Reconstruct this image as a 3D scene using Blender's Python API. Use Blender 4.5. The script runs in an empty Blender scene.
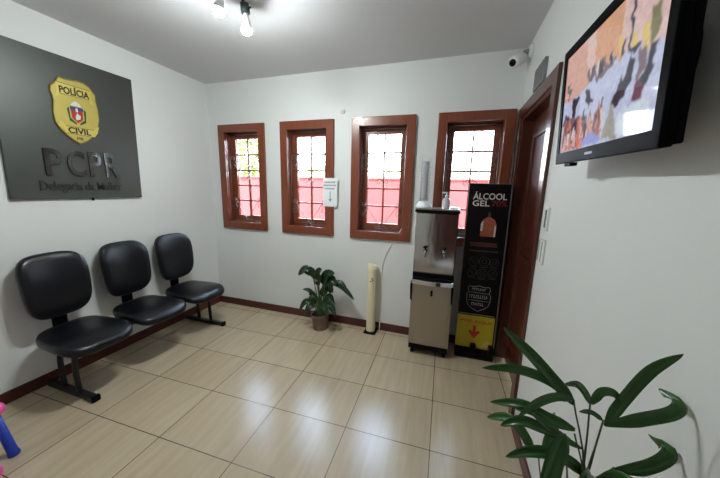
import bpy, bmesh, math, random
from mathutils import Vector, Matrix
random.seed(7)
S = bpy.context.scene
COL = S.collection
W, H = 3.305, 2.656           # room width, ceiling height; far wall y = 0
YF = -3.75                    # wall behind the viewpoint

# ------------------------------------------------------------------ materials
def srgb(r, g, b):
    f = lambda c: ((c/255.0)/12.92 if c/255.0 <= 0.04045 else ((c/255.0+0.055)/1.055)**2.4)
    return (f(r), f(g), f(b), 1.0)

def mat(name, col, rough=0.5, metal=0.0, spec=0.5, var=0.0, vscale=8.0, bump=0.0, bscale=60.0,
        trans=0.0, emit=None, estr=0.0, stretch=None, coat=0.0, ior=1.45, alpha=1.0):
    m = bpy.data.materials.new(name); m.use_nodes = True
    nt = m.node_tree; b = nt.nodes['Principled BSDF']
    b.inputs['Base Color'].default_value = col
    b.inputs['Roughness'].default_value = rough
    b.inputs['Metallic'].default_value = metal
    b.inputs['Specular IOR Level'].default_value = spec
    b.inputs['IOR'].default_value = ior
    b.inputs['Transmission Weight'].default_value = trans
    b.inputs['Coat Weight'].default_value = coat
    b.inputs['Alpha'].default_value = alpha
    if emit:
        b.inputs['Emission Color'].default_value = emit
        b.inputs['Emission Strength'].default_value = estr
    if var or bump:
        tc = nt.nodes.new('ShaderNodeTexCoord'); mp = nt.nodes.new('ShaderNodeMapping')
        nt.links.new(tc.outputs['Object'], mp.inputs['Vector'])
        if stretch: mp.inputs['Scale'].default_value = stretch
    if var:
        n = nt.nodes.new('ShaderNodeTexNoise'); n.inputs['Scale'].default_value = vscale; n.inputs['Detail'].default_value = 5
        r = nt.nodes.new('ShaderNodeMix'); r.data_type = 'RGBA'
        r.inputs[6].default_value = tuple(max(0, c*(1-var)) for c in col[:3])+(1,)
        r.inputs[7].default_value = tuple(min(1, c*(1+var)) for c in col[:3])+(1,)
        nt.links.new(mp.outputs[0], n.inputs['Vector'])
        nt.links.new(n.outputs['Fac'], r.inputs[0]); nt.links.new(r.outputs[2], b.inputs['Base Color'])
    if bump:
        n2 = nt.nodes.new('ShaderNodeTexNoise'); n2.inputs['Scale'].default_value = bscale
        bp = nt.nodes.new('ShaderNodeBump'); bp.inputs['Strength'].default_value = bump; bp.inputs['Distance'].default_value = 0.01
        nt.links.new(mp.outputs[0], n2.inputs['Vector'])
        nt.links.new(n2.outputs['Fac'], bp.inputs['Height']); nt.links.new(bp.outputs[0], b.inputs['Normal'])
    return m

M = {}
M['wall'] = mat('white_wall_paint', srgb(222, 224, 224), 0.6, var=0.02, vscale=2, bump=0.03, bscale=90)
M['ceiling'] = mat('ceiling_paint', srgb(212, 212, 216), 0.8, var=0.02, vscale=2)
M['wood'] = mat('varnished_red_brown_wood', srgb(122, 63, 41), 0.28, spec=0.5, var=0.35, vscale=9, bump=0.04, bscale=20, stretch=(14, 14, 1.2), coat=0.3)
M['wood_h'] = mat('varnished_red_brown_wood_across', srgb(122, 63, 41), 0.28, spec=0.5, var=0.35, vscale=9, bump=0.04, bscale=20, stretch=(1.2, 14, 14), coat=0.3)
M['door'] = mat('dark_varnished_door_wood', srgb(76, 33, 23), 0.3, var=0.35, vscale=8, bump=0.04, bscale=20, stretch=(14, 14, 1.0), coat=0.3)
M['base'] = mat('dark_brown_baseboard', srgb(84, 42, 38), 0.35, var=0.2, vscale=12)
M['glass'] = mat('window_glass', (1, 1, 1, 1), 0.0, trans=1.0, ior=1.01, spec=0.5)
M['iron'] = mat('dull_wrought_iron', srgb(128, 116, 110), 0.3, metal=0.7)
M['leather'] = mat('black_leatherette', srgb(12, 13, 19), 0.30, spec=0.42, bump=0.05, bscale=260)
M['blackmetal'] = mat('black_painted_steel', srgb(18, 18, 20), 0.4, spec=0.5)
M['blackplastic'] = mat('black_plastic', srgb(12, 12, 14), 0.4, spec=0.12)
M['steel'] = mat('brushed_stainless_steel', srgb(176, 168, 158), 0.34, metal=1.0, var=0.04, vscale=30, bump=0.01, bscale=60, stretch=(40, 40, 1))
M['mirror'] = mat('polished_stainless_steel', srgb(196, 193, 190), 0.12, metal=1.0, bump=0.16, bscale=5, stretch=(1.8, 1.8, 0.5))
M['chrome'] = mat('chrome', srgb(205, 207, 210), 0.1, metal=1.0)
M['tvblack'] = mat('matt_black_television_plastic', srgb(9, 9, 11), 0.5, spec=0.03)
M['signgrey'] = mat('dark_grey_sign_panel', srgb(72, 75, 72), 0.42, metal=0.45, var=0.04, vscale=3)
M['lettergrey'] = mat('glossy_grey_letters', srgb(92, 95, 96), 0.12, metal=0.8)
M['letterdark'] = mat('dark_letters', srgb(38, 38, 38), 0.3)
M['gold'] = mat('gold_badge_enamel', srgb(190, 174, 92), 0.3, metal=0.25, var=0.08, vscale=10)
M['golddark'] = mat('darker_gold_edge', srgb(128, 108, 40), 0.3, metal=0.3)
M['goldlight'] = mat('pale_gold_ribbon', srgb(206, 188, 98), 0.3, metal=0.2)
M['ink'] = mat('black_ink', srgb(14, 14, 14), 0.4)
M['red'] = mat('red_enamel', srgb(176, 42, 38), 0.35)
M['blue'] = mat('blue_enamel', srgb(36, 60, 120), 0.35)
M['green'] = mat('green_enamel', srgb(46, 82, 38), 0.4)
M['white'] = mat('white_plastic', srgb(226, 226, 224), 0.4)
M['paper'] = mat('white_paper', srgb(232, 236, 240), 0.7)
M['greyplastic'] = mat('grey_plastic', srgb(128, 134, 140), 0.5)
M['banner'] = mat('black_totem_board', srgb(16, 11, 14), 0.45, spec=0.2, var=0.1, vscale=6)
M['bannerline'] = mat('faint_grey_print', srgb(54, 52, 54), 0.5)
M['bannerred'] = mat('dark_red_print', srgb(120, 24, 26), 0.5)
M['bannerbrown'] = mat('brown_red_print', srgb(84, 42, 38), 0.5)
M['bannerwhite'] = mat('white_print', srgb(214, 212, 210), 0.5)
M['printgrey'] = mat('light_grey_print', srgb(150, 150, 150), 0.5)
M['amber'] = mat('amber_bottle_print', srgb(158, 84, 60), 0.45, var=0.35, vscale=40)
M['yellow'] = mat('yellow_print', srgb(192, 172, 40), 0.5)
M['printred'] = mat('red_print', srgb(190, 48, 26), 0.5)
M['trim'] = mat('thin_silver_trim', srgb(130, 124, 126), 0.35, metal=0.4)
M['cream'] = mat('cream_plastic_tube', srgb(232, 222, 188), 0.4, var=0.04, vscale=6)
M['leaf'] = mat('dark_green_leaf', srgb(32, 56, 34), 0.35, var=0.3, vscale=14)
M['palmleaf'] = mat('palm_leaf_green', srgb(44, 84, 34), 0.24, var=0.25, vscale=10)
M['palmstem'] = mat('palm_stem', srgb(58, 66, 44), 0.5, var=0.2)
M['stem'] = mat('green_stem', srgb(64, 92, 56), 0.45)
M['soil'] = mat('dark_soil', srgb(48, 36, 28), 0.9, var=0.4, vscale=40)
M['pot'] = mat('dull_terracotta_pot', srgb(122, 96, 88), 0.35, var=0.15, vscale=10)
M['potdark'] = mat('dark_ceramic_pot', srgb(70, 60, 56), 0.4, var=0.2, vscale=10)
M['toyblue'] = mat('blue_toy_plastic', srgb(34, 58, 168), 0.35)
M['toypink'] = mat('pink_toy_plastic', srgb(238, 88, 168), 0.35)
M['acrylic'] = mat('clear_acrylic', srgb(236, 240, 246), 0.08, trans=0.75, ior=1.2, alpha=0.35)
M['cups'] = mat('translucent_white_cups', srgb(240, 243, 248), 0.4)
M['gel'] = mat('clear_gel', srgb(222, 230, 242), 0.1, trans=0.35, ior=1.2)
M['bulb'] = mat('lit_bulb_glass', (1, 1, 1, 1), 0.3, emit=(0.93, 1.0, 0.97, 1), estr=960.0)
M['bulbneck'] = mat('white_bulb_neck', srgb(228, 230, 230), 0.4)
M['lamp'] = mat('dark_grey_lamp_metal', srgb(70, 82, 84), 0.35, metal=0.6)
M['lens'] = mat('black_lens', srgb(6, 6, 7), 0.08)
M['pinkwall'] = mat('pink_painted_render', srgb(116, 45, 40), 0.8, var=0.08, vscale=3, bump=0.05)
M['yard'] = mat('concrete_yard', srgb(170, 162, 150), 0.85, var=0.1)
M['tree'] = mat('sunlit_leaves', srgb(112, 128, 52), 0.55, var=0.4, vscale=2)
M['hedge'] = mat('pale_leaves', srgb(150, 152, 92), 0.6, var=0.3, vscale=2)
M['bark'] = mat('bark', srgb(104, 84, 66), 0.9, var=0.3)

def floor_material():
    m = bpy.data.materials.new('beige_wood_look_tile'); m.use_nodes = True
    nt = m.node_tree; b = nt.nodes['Principled BSDF']; N = nt.nodes.new; L = nt.links.new
    g = N('ShaderNodeNewGeometry'); mp = N('ShaderNodeMapping'); mp.vector_type = 'TEXTURE'
    mp.inputs['Location'].default_value = (1.2307, -1.7560, 0); mp.inputs['Rotation'].default_value = (0, 0, 0.0235)
    L(g.outputs['Position'], mp.inputs['Vector'])
    br = N('ShaderNodeTexBrick'); br.offset = 0.0; br.squash = 1.0
    br.inputs['Scale'].default_value = 1.0; br.inputs['Brick Width'].default_value = 0.5259; br.inputs['Row Height'].default_value = 0.4162
    br.inputs['Mortar Size'].default_value = 0.0028; br.inputs['Mortar Smooth'].default_value = 0.1; br.inputs['Bias'].default_value = 0
    br.inputs['Color1'].default_value = srgb(187, 170, 145); br.inputs['Color2'].default_value = srgb(195, 179, 154)
    br.inputs['Mortar'].default_value = srgb(88, 70, 54)
    L(mp.outputs[0], br.inputs['Vector'])
    sc = N('ShaderNodeMapping'); sc.inputs['Scale'].default_value = (16, 1.3, 1); L(mp.outputs[0], sc.inputs['Vector'])
    n = N('ShaderNodeTexNoise'); n.inputs['Scale'].default_value = 1.6; n.inputs['Detail'].default_value = 6; n.inputs['Roughness'].default_value = 0.6
    L(sc.outputs[0], n.inputs['Vector'])
    rp = N('ShaderNodeValToRGB'); rp.color_ramp.elements[0].position = 0.3; rp.color_ramp.elements[0].color = (0.88, 0.875, 0.86, 1)
    rp.color_ramp.elements[1].position = 0.7; rp.color_ramp.elements[1].color = (1.07, 1.07, 1.07, 1)
    L(n.outputs['Fac'], rp.inputs['Fac'])
    mx = N('ShaderNodeMix'); mx.data_type = 'RGBA'; mx.blend_type = 'MULTIPLY'; mx.inputs[0].default_value = 1.0
    L(br.outputs['Color'], mx.inputs[6]); L(rp.outputs['Color'], mx.inputs[7]); L(mx.outputs[2], b.inputs['Base Color'])
    b.inputs['Roughness'].default_value = 0.25
    b.inputs['Specular IOR Level'].default_value = 0.8
    bp = N('ShaderNodeBump'); bp.inputs['Strength'].default_value = 0.25; bp.inputs['Distance'].default_value = 0.003; bp.invert = True
    L(br.outputs['Fac'], bp.inputs['Height']); L(bp.outputs[0], b.inputs['Normal'])
    return m
M['floor'] = floor_material()

# ------------------------------------------------------------------ geometry helpers
def new(): return bmesh.new()

def box(bm, x0, x1, y0, y1, z0, z1, mtx=None, mi=0):
    vs = [bm.verts.new((x, y, z)) for x in (x0, x1) for y in (y0, y1) for z in (z0, z1)]
    if mtx:
        for v in vs: v.co = mtx @ v.co
    for q in ((0, 1, 3, 2), (4, 6, 7, 5), (0, 4, 5, 1), (2, 3, 7, 6), (0, 2, 6, 4), (1, 5, 7, 3)):
        f = bm.faces.new([vs[i] for i in q]); f.material_index = mi
    return vs

def prism(bm, pts, d0, d1, mtx, mi=0):
    """polygon pts (u,v) pushed from depth d0 to d1 along the frame's third axis"""
    a = [bm.verts.new(mtx @ Vector((u, v, d0))) for u, v in pts]
    b = [bm.verts.new(mtx @ Vector((u, v, d1))) for u, v in pts]
    n = len(pts)
    fs = [bm.faces.new(b), bm.faces.new(list(reversed(a)))]
    for i in range(n): fs.append(bm.faces.new([a[i], a[(i+1) % n], b[(i+1) % n], b[i]]))
    for f in fs: f.material_index = mi

def ring(bm, o, i, d0, d1, mtx, mi=0):
    """rectangular frame: outer (u0,u1,v0,v1), inner the same"""
    def rc(r): return [(r[0], r[2]), (r[1], r[2]), (r[1], r[3]), (r[0], r[3])]
    V = {}
    for k, r in (('o', o), ('i', i)):
        for dk, d in ((0, d0), (1, d1)): V[k, dk] = [bm.verts.new(mtx @ Vector((u, v, d))) for u, v in rc(r)]
    for j in range(4):
        k = (j+1) % 4
        for q in ((V['o', 1][j], V['o', 1][k], V['i', 1][k], V['i', 1][j]), (V['o', 0][k], V['o', 0][j], V['i', 0][j], V['i', 0][k]),
                  (V['o', 0][j], V['o', 0][k], V['o', 1][k], V['o', 1][j]), (V['i', 0][k], V['i', 0][j], V['i', 1][j], V['i', 1][k])):
            f = bm.faces.new(q); f.material_index = mi

def tube(bm, pts, rad, n=10, cap=True, mi=0, closed=False):
    pts = [Vector(p) for p in pts]
    rs = rad if isinstance(rad, (list, tuple)) else [rad]*len(pts)
    rows = []; up = None
    for k, p in enumerate(pts):
        if closed: t = pts[(k+1) % len(pts)]-pts[k-1]
        else: t = pts[min(k+1, len(pts)-1)]-pts[max(k-1, 0)]
        t.normalize()
        if up is None:
            up = Vector((0, 0, 1)) if abs(t.z) < 0.9 else Vector((1, 0, 0))
        s = t.cross(up)
        if s.length < 1e-5: s = t.orthogonal()
        s.normalize(); up = s.cross(t).normalized()
        rows.append([bm.verts.new(p+(s*math.cos(2*math.pi*i/n)+up*math.sin(2*math.pi*i/n))*rs[k]) for i in range(n)])
    R = len(rows)
    for k in range(R if closed else R-1):
        a, b = rows[k], rows[(k+1) % R]
        for i in range(n):
            f = bm.faces.new((a[i], a[(i+1) % n], b[(i+1) % n], b[i])); f.material_index = mi; f.smooth = True
    if cap and not closed:
        f = bm.faces.new(list(reversed(rows[0]))); f.material_index = mi
        f = bm.faces.new(rows[-1]); f.material_index = mi

def lathe(bm, prof, mtx=None, n=24, mi=0):
    """profile of (r, z) about the frame's z axis"""
    mtx = mtx or Matrix.Identity(4); rows = []
    for r, z in prof:
        rows.append([bm.verts.new(mtx @ Vector((r*math.cos(2*math.pi*i/n), r*math.sin(2*math.pi*i/n), z))) for i in range(n)])
    for a, b in zip(rows, rows[1:]):
        for i in range(n):
            f = bm.faces.new((a[i], a[(i+1) % n], b[(i+1) % n], b[i])); f.material_index = mi; f.smooth = True
    bm.faces.new(list(reversed(rows[0]))).material_index = mi
    bm.faces.new(rows[-1]).material_index = mi

def obj(name, bm, mats, parent=None, bevel=0.0, seg=2, smooth=False, sub=0, solid=0.0):
    me = bpy.data.meshes.new(name)
    bmesh.ops.recalc_face_normals(bm, faces=bm.faces) if not solid else None
    bm.to_mesh(me); bm.free()
    for m in (mats if isinstance(mats, (list, tuple)) else [mats]): me.materials.append(M[m] if isinstance(m, str) else m)
    if smooth:
        for p in me.polygons: p.use_smooth = True
    o = bpy.data.objects.new(name, me); COL.objects.link(o)
    if parent:
        o.parent = parent
        o.matrix_parent_inverse = (Matrix.Translation(parent.location) @ parent.rotation_euler.to_matrix().to_4x4()).inverted() if not parent.parent else WM(parent).inverted()
    if solid:
        s = o.modifiers.new('thickness', 'SOLIDIFY'); s.thickness = solid; s.offset = 0
    if sub:
        s = o.modifiers.new('smooth', 'SUBSURF'); s.levels = sub; s.render_levels = sub
    if bevel:
        b = o.modifiers.new('bevel', 'BEVEL'); b.width = bevel; b.segments = seg; b.limit_method = 'ANGLE'; b.angle_limit = math.radians(40)
    return o

def WM(o):
    loc = Matrix.Translation(o.location) @ o.rotation_euler.to_matrix().to_4x4()
    return loc if not o.parent else WM(o.parent) @ o.matrix_parent_inverse @ loc

def thing(name, label, cat, loc=(0, 0, 0), group=None):
    o = bpy.data.objects.new(name, None); COL.objects.link(o); o.location = loc
    o.empty_display_size = 0.05
    return tag(o, label, cat, group)

def tag(o, label, cat, group=None):
    o['label'] = label; o['category'] = cat
    if group: o['group'] = group
    return o

def structure(o, label=None, cat=None):
    o['kind'] = 'structure'
    if label: o['label'] = label
    if cat: o['category'] = cat
    return o

def copy_tree(o, parent=None):
    c = o.copy(); COL.objects.link(c)
    if parent: c.parent = parent
    for ch in list(o.children): copy_tree(ch, c)
    return c

def frame(o, x, y):
    x = Vector(x).normalized(); y = Vector(y); z = x.cross(y).normalized(); y = z.cross(x)
    m = Matrix((x, y, z)).transposed().to_4x4(); m.translation = Vector(o); return m

def text(bm, s, u0, u1, v0, v1, mtx, d0=0.0, d1=0.001, mi=0, bold=0.0, shear=0.0):
    """lettering fitted into the rectangle u0..u1, v0..v1 of a frame"""
    cu = bpy.data.curves.new('lettering', 'FONT'); cu.body = s; cu.size = 1; cu.extrude = 0.5; cu.resolution_u = 3; cu.offset = bold; cu.shear = shear
    t = bpy.data.objects.new('lettering', cu); COL.objects.link(t)
    dg = bpy.context.evaluated_depsgraph_get(); dg.update()
    me = bpy.data.meshes.new_from_object(t.evaluated_get(dg))
    bpy.data.objects.remove(t); bpy.data.curves.remove(cu)
    xs = [v.co.x for v in me.vertices]; ys = [v.co.y for v in me.vertices]
    ax, bx, ay, by = min(xs), max(xs), min(ys), max(ys)
    vs = [bm.verts.new(mtx @ Vector((u0+(v.co.x-ax)/(bx-ax)*(u1-u0), v0+(v.co.y-ay)/(by-ay)*(v1-v0), d0 if v.co.z < 0 else d1))) for v in me.vertices]
    for p in me.polygons:
        try:
            f = bm.faces.new([vs[i] for i in p.vertices]); f.material_index = mi
        except ValueError: pass
    bpy.data.meshes.remove(me)

def bez(p, n):
    """smooth curve through the points p"""
    p = [Vector(q) for q in p]
    if len(p) == 2: return [p[0].lerp(p[1], i/(n-1)) for i in range(n)]
    out = []; segs = len(p)-1
    for k in range(n):
        t = k/(n-1)*segs; i = min(int(t), segs-1); f = t-i
        a, b, c, d = p[max(i-1, 0)], p[i], p[i+1], p[min(i+2, segs)]
        out.append(0.5*((2*b)+(c-a)*f+(2*a-5*b+4*c-d)*f*f+(-a+3*b-3*c+d)*f**3))
    return out

def leaf(bm, pts, width, facing, fold=0.22, n=14, prof=None, mi=0):
    """a blade along pts, lying across the axis perpendicular to its run and to 'facing'"""
    cs = bez(pts, n); prev = None
    for k, c in enumerate(cs):
        t = k/(n-1)
        w = width*(prof(t) if prof else min(1, 3.2*t+0.18)*max(0.02, (1-t**4))**0.8)
        d = (cs[min(k+1, n-1)]-cs[max(k-1, 0)]).normalized()
        s = d.cross(Vector(facing))
        if s.length < 1e-3: s = d.orthogonal()
        s.normalize(); nn = s.cross(d).normalized()
        row = [bm.verts.new(c+s*w*0.5*e+nn*w*fold*abs(e)) for e in (-1, -0.5, 0, 0.5, 1)]
        if prev:
            for i in range(4):
                f = bm.faces.new((prev[i], prev[i+1], row[i+1], row[i])); f.smooth = True; f.material_index = mi
        prev = row

def superellipse(n, a, b, e):
    out = []
    for i in range(n):
        t = 2*math.pi*i/n; c, s = math.cos(t), math.sin(t)
        out.append((a*math.copysign(abs(c)**(2/e), c), b*math.copysign(abs(s)**(2/e), s)))
    return out

def cushion(bm, w, h, t, mtx, e=4.0, n=40, shape=None, dome=0.012):
    """upholstered pad: w x h in the frame's plane, thickness t; shape() may bend a local point"""
    shape = shape or (lambda p: p)
    rings = [(0.985, 0.0), (1.0, 0.25*t), (1.0, 0.62*t), (0.975, 0.86*t), (0.93, t), (0.75, t+dome*0.5), (0.5, t+dome*0.85), (0.22, t+dome)]
    rings = [(0.5, 0.0)]+rings
    prev = None; first = None
    for s, z in rings:
        row = [bm.verts.new(mtx @ shape(Vector((u*s, v*s, z)))) for u, v in superellipse(n, w/2, h/2, e)]
        if prev:
            for i in range(n):
                f = bm.faces.new((prev[i], prev[(i+1) % n], row[(i+1) % n], row[i])); f.smooth = True
        else: first = row
        prev = row
    bm.faces.new(prev).smooth = True; bm.faces.new(list(reversed(first))).smooth = True

I4 = Matrix.Identity(4)
FAR = frame((0, 0, 0), (1, 0, 0), (0, 0, 1))          # u = x, v = z, depth towards the room (-y)

# ------------------------------------------------------------------ the room
b = new(); box(b, -0.2, W+0.3, YF-0.2, 0.2, -0.12, 0); structure(obj('floor', b, 'floor'))
b = new(); box(b, -0.2, W+0.3, YF-0.2, 0.2, H, H+0.15); structure(obj('ceiling', b, 'ceiling'))
b = new(); box(b, -0.2, 0, YF-0.2, 0.2, 0, H); structure(obj('wall_left', b, 'wall'))

WX = [0.155, 0.988, 1.812, 2.640]; WW = 0.632; Z0, Z1 = 0.997, 2.197; CB = 0.085
xs = [0.0]
for x in WX: xs += [x+CB-0.02, x+WW-CB+0.02]
xs += [W]
b = new(); hz0, hz1 = Z0+CB-0.02, Z1-CB+0.02
for k in range(len(xs)-1):
    if k % 2 == 0: box(b, xs[k], xs[k+1], 0, 0.2, 0, H)
    else:
        box(b, xs[k], xs[k+1], 0, 0.2, 0, hz0); box(b, xs[k], xs[k+1], 0, 0.2, hz1, H)
structure(obj('wall_back', b, 'wall'))
DY0, DY1, DZ = -0.865, -0.10, 2.10
b = new()
box(b, W, W+0.16, DY1, 0.2, 0, H); box(b, W, W+0.16, YF-0.2, DY0, 0, H); box(b, W, W+0.16, DY0, DY1, DZ, H)
structure(obj('wall_right', b, 'wall'))
b = new(); EX0, EX1 = 2.56, 3.20
box(b, 0, EX0, YF-0.2, YF, 0, H); box(b, EX1, W, YF-0.2, YF, 0, H); box(b, EX0, EX1, YF-0.2, YF, 2.1, H)
structure(obj('wall_front', b, 'wall'))

for nm, args in (('baseboard_left', (0, 0.014, YF, 0)), ('baseboard_back', (0.014, W, -0.014, 0))):
    b = new(); box(b, *args, 0.0, 0.085); structure(obj(nm, b, 'base', bevel=0.003))
b = new(); box(b, W-0.014, W, YF, -0.95, 0, 0.085); structure(obj('baseboard_right', b, 'base', bevel=0.003))

# windows: brown casing, deep jamb, sash of 2 x 5 panes, wrought iron scrolls inside
def spiral(cx, cz, r, a0, turns, n=16, y=0.035, flip=1):
    return [(cx+flip*r*(1-0.75*k/(n-1))*math.cos(a0+turns*2*math.pi*k/(n-1)), y, cz+r*(1-0.75*k/(n-1))*math.sin(a0+turns*2*math.pi*k/(n-1))) for k in range(n)]

def window(k, x0):
    w = bpy.data.objects.new('window_%d' % (k+1), None); COL.objects.link(w); w.location = (x0+WW/2, 0, Z0)
    structure(w)
    x1 = x0+WW; a0, a1 = x0+CB, x1-CB; c0, c1 = Z0+CB, Z1-CB
    b = new(); ring(b, (x0, x1, Z0, Z1), (a0, a1, c0, c1), 0.0, 0.028, FAR); obj('casing', b, 'wood', w, 0.006)
    b = new(); ring(b, (a0-0.02, a1+0.02, c0-0.02, c1+0.02), (a0, a1, c0, c1), -0.2, 0.0, FAR); obj('jamb', b, 'wood', w)
    xc = (x0+x1)/2; g0, g1, h0, h1 = xc-0.168, xc+0.168, 1.155, 2.052
    b = new(); ring(b, (a0, a1, c0, c1), (g0, g1, h0, h1), -0.125, -0.085, FAR)
    box(b, xc-0.008, xc+0.008, 0.09, 0.12, h0, h1)
    for j in range(1, 5):
        z = h0+(h1-h0)*j/5; box(b, g0, g1, 0.091, 0.119, z-0.008, z+0.008)
    obj('sash', b, 'wood', w, 0.002)
    b = new(); box(b, g0, g1, 0.104, 0.108, h0, h1); obj('glass', b, 'glass', w)
    b = new(); y = 0.04
    for zz in (c0+0.02, c1-0.02): tube(b, [(a0, y, zz), (a1, y, zz)], 0.004, 6)
    tube(b, [(a0+0.012, y, c0), (a0+0.012, y, c1)], 0.004, 6); tube(b, [(a1-0.012, y, c0), (a1-0.012, y, c1)], 0.004, 6)
    for zc in (c0+0.22, c0+0.70):
        for sx in (1, -1):
            ex = xc+sx*0.19
            tube(b, bez([(xc, y, zc-0.19), (xc+sx*0.10, y, zc-0.05), (ex, y, zc+0.07)], 10), 0.0034, 6)
            for sz in (1, -1):
                tube(b, spiral(ex-sx*0.005, zc+sz*0.045, 0.04, -sz*math.pi/2, sz*1.25, y=y, flip=-sx), 0.0034, 6)
            tube(b, spiral(xc+sx*0.035, zc-0.2, 0.032, math.pi, -1.2, y=y, flip=sx), 0.0034, 6)
    for sx in (1, -1): tube(b, spiral(xc+sx*0.06, c1-0.12, 0.05, 0, 1.3, y=y, flip=sx), 0.0034, 6)
    obj('grille', b, 'iron', w)
for k, x in enumerate(WX): window(k, x)

# door on the right wall
RW = frame((W, 0, 0), (0, -1, 0), (0, 0, 1))     # u = -y, v = z, depth into the room
def ubox(bm, u0, u1, v0, v1, d0, d1, mtx, mi=0): return box(bm, u0, u1, v0, v1, d0, d1, mtx, mi)
d = bpy.data.objects.new('door_1', None); COL.objects.link(d); d.location = (W, (DY0+DY1)/2, 0); structure(d)
b = new()
u0, u1 = -DY1, -DY0
prism(b, [(u0-0.085, 0), (u0, 0), (u0, DZ), (u1, DZ), (u1, 0), (u1+0.085, 0), (u1+0.085, DZ+0.085), (u0-0.085, DZ+0.085)], 0, 0.02, RW)
obj('casing', b, 'door', d, 0.005)
b = new()
ubox(b, u0, u0+0.02, 0, DZ, -0.16, 0, RW); ubox(b, u1-0.02, u1, 0, DZ, -0.16, 0, RW); ubox(b, u0+0.02, u1-0.02, DZ-0.02, DZ, -0.16, 0, RW)
obj('jamb', b, 'door', d)
b = new(); ubox(b, u0+0.02, u1-0.02, 0.01, DZ-0.02, -0.11, -0.075, RW)
for (pa, pb, qa, qb) in ((u0+0.12, u1-0.12, 0.2, 0.85), (u0+0.12, u1-0.12, 1.0, 1.95)):
    ring(b, (pa, pb, qa, qb), (pa+0.03, pb-0.03, qa+0.03, qb-0.03), -0.08, -0.063, RW)
leafo = obj('door_leaf', b, 'door', d, 0.003)
b = new(); hu = u1-0.085
ubox(b, hu-0.02, hu+0.02, 0.98, 1.2, -0.076, -0.07, RW)
tube(b, [RW @ Vector((hu, 1.12, -0.07)), RW @ Vector((hu, 1.12, -0.03))], 0.009, 8)
tube(b, [RW @ Vector((hu+0.005, 1.12, -0.03)), RW @ Vector((hu-0.10, 1.12, -0.03))], 0.009, 8)
obj('door_handle', b, 'lamp', d, smooth=False)
b = new(); ubox(b, u1-0.023, u1-0.0195, 1.72, 1.84, -0.06, -0.02, RW); obj('hinge', b, 'lamp', d)

# unseen door behind the viewpoint, added to reflect darkly in the cooler
d = bpy.data.objects.new('reflection_door', None); COL.objects.link(d); d.location = ((EX0+EX1)/2, YF, 0); structure(d)
FRN = frame((0, YF, 0), (-1, 0, 0), (0, 0, 1))
b = new(); prism(b, [(-EX0+0.08, 0), (-EX0+0.08, 2.18), (-EX1-0.08, 2.18), (-EX1-0.08, 0), (-EX1, 0), (-EX1, 2.1), (-EX0, 2.1), (-EX0, 0)], 0, 0.02, FRN); obj('casing', b, 'door', d)
b = new(); box(b, EX0, EX1, YF-0.09, YF-0.05, 0.01, 2.1); obj('door_leaf', b, 'door', d)

# ------------------------------------------------------------------ outside
b = new(); box(b, -14, 14, 0.2, 16, -0.25, -0.12); structure(obj('ground', b, 'yard'))
b = new(); box(b, -9, 9, 3.2, 3.38, -0.12, 1.70); box(b, -9, 9, 3.17, 3.41, 1.70, 1.74)
gw = obj('garden_wall', b, 'pinkwall', bevel=0.01); structure(gw, 'pink rendered garden wall outside the windows', 'wall')

def tree(name, label, x, y, h, r, n, m, low):
    t = thing(name, label, 'tree' if name == 'tree' else 'hedge', (x, y, -0.12))
    b = new(); tube(b, bez([(x, y, -0.12), (x+0.1, y, low), (x-0.05, y+0.05, h*0.8)], 8), [0.11, 0.1, 0.09, 0.08, 0.07, 0.05, 0.04, 0.02], 8)
    obj('trunk', b, 'bark', t)
    b = new()
    for _ in range(n):
        while True:
            q = Vector((random.uniform(-1, 1), random.uniform(-1, 1), random.uniform(-1, 1)))
            if 0.25 < q.length < 1: break
        c = Vector((x+q.x*r, y+q.y*r*0.8, (low+h)/2+q.z*(h-low)/2))
        d1 = Vector((random.gauss(0, 1), random.gauss(0, 1), random.gauss(0, .6))).normalized(); L = random.uniform(0.08, 0.16)
        s = d1.orthogonal().normalized()*L*0.35
        f = bm_face(b, [c, c+d1*L*0.5+s, c+d1*L, c+d1*L*0.5-s])
    obj('foliage', b, m, t)
def bm_face(b, ps): return b.faces.new([b.verts.new(p) for p in ps])
tree('tree', 'sunlit green tree seen through the leftmost window', -3.9, 5.6, 3.6, 1.5, 2600, 'tree', 1.2)
tree('tree', 'small pale green tree seen through the second window from left', -1.55, 6.4, 2.35, 0.8, 900, 'hedge', 1.1)
tree('hedge', 'pale leafy shrub just above the pink wall behind the third window', 0.9, 6.6, 2.15, 0.9, 900, 'hedge', 0.8)
tree('hedge', 'pale leafy shrub just above the pink wall behind the rightmost window', 3.1, 6.6, 2.1, 0.95, 900, 'hedge', 0.8)

# ------------------------------------------------------------------ grey sign on the left wall
LW = frame((0, 0, 0), (0, 1, 0), (0, 0, 1))         # u = y, v = z, depth = x
sg = thing('wall_sign', 'large dark grey sign board with a gold police badge on the left wall', 'sign', (0.0, -1.27, 1.385))
b = new(); prism(b, [(-1.704, 1.385), (-0.866, 1.385), (-0.846, 2.413), (-1.690, 2.413)], 0.0, 0.025, LW); obj('sign_panel', b, 'signgrey', sg, 0.002)
SH = [(-1.364, 2.262), (-1.332, 2.258), (-1.293, 2.262), (-1.242, 2.269), (-1.206, 2.263), (-1.179, 2.248), (-1.144, 2.197), (-1.146, 2.147), (-1.138, 2.092), (-1.138, 2.009), (-1.154, 1.941), (-1.182, 1.884), (-1.233, 1.831), (-1.285, 1.798), (-1.328, 1.822), (-1.364, 1.853), (-1.397, 1.894), (-1.42, 1.935), (-1.424, 2.004), (-1.411, 2.086), (-1.415, 2.128), (-1.423, 2.154), (-1.416, 2.189), (-1.387, 2.22)]
SH = [(u, v) for u, v in reversed(SH)]
cu_, cv_ = -1.28, 2.035
sc = lambda s: [(cu_+(u-cu_)*s, cv_+(v-cv_)*s) for u, v in SH]
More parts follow.
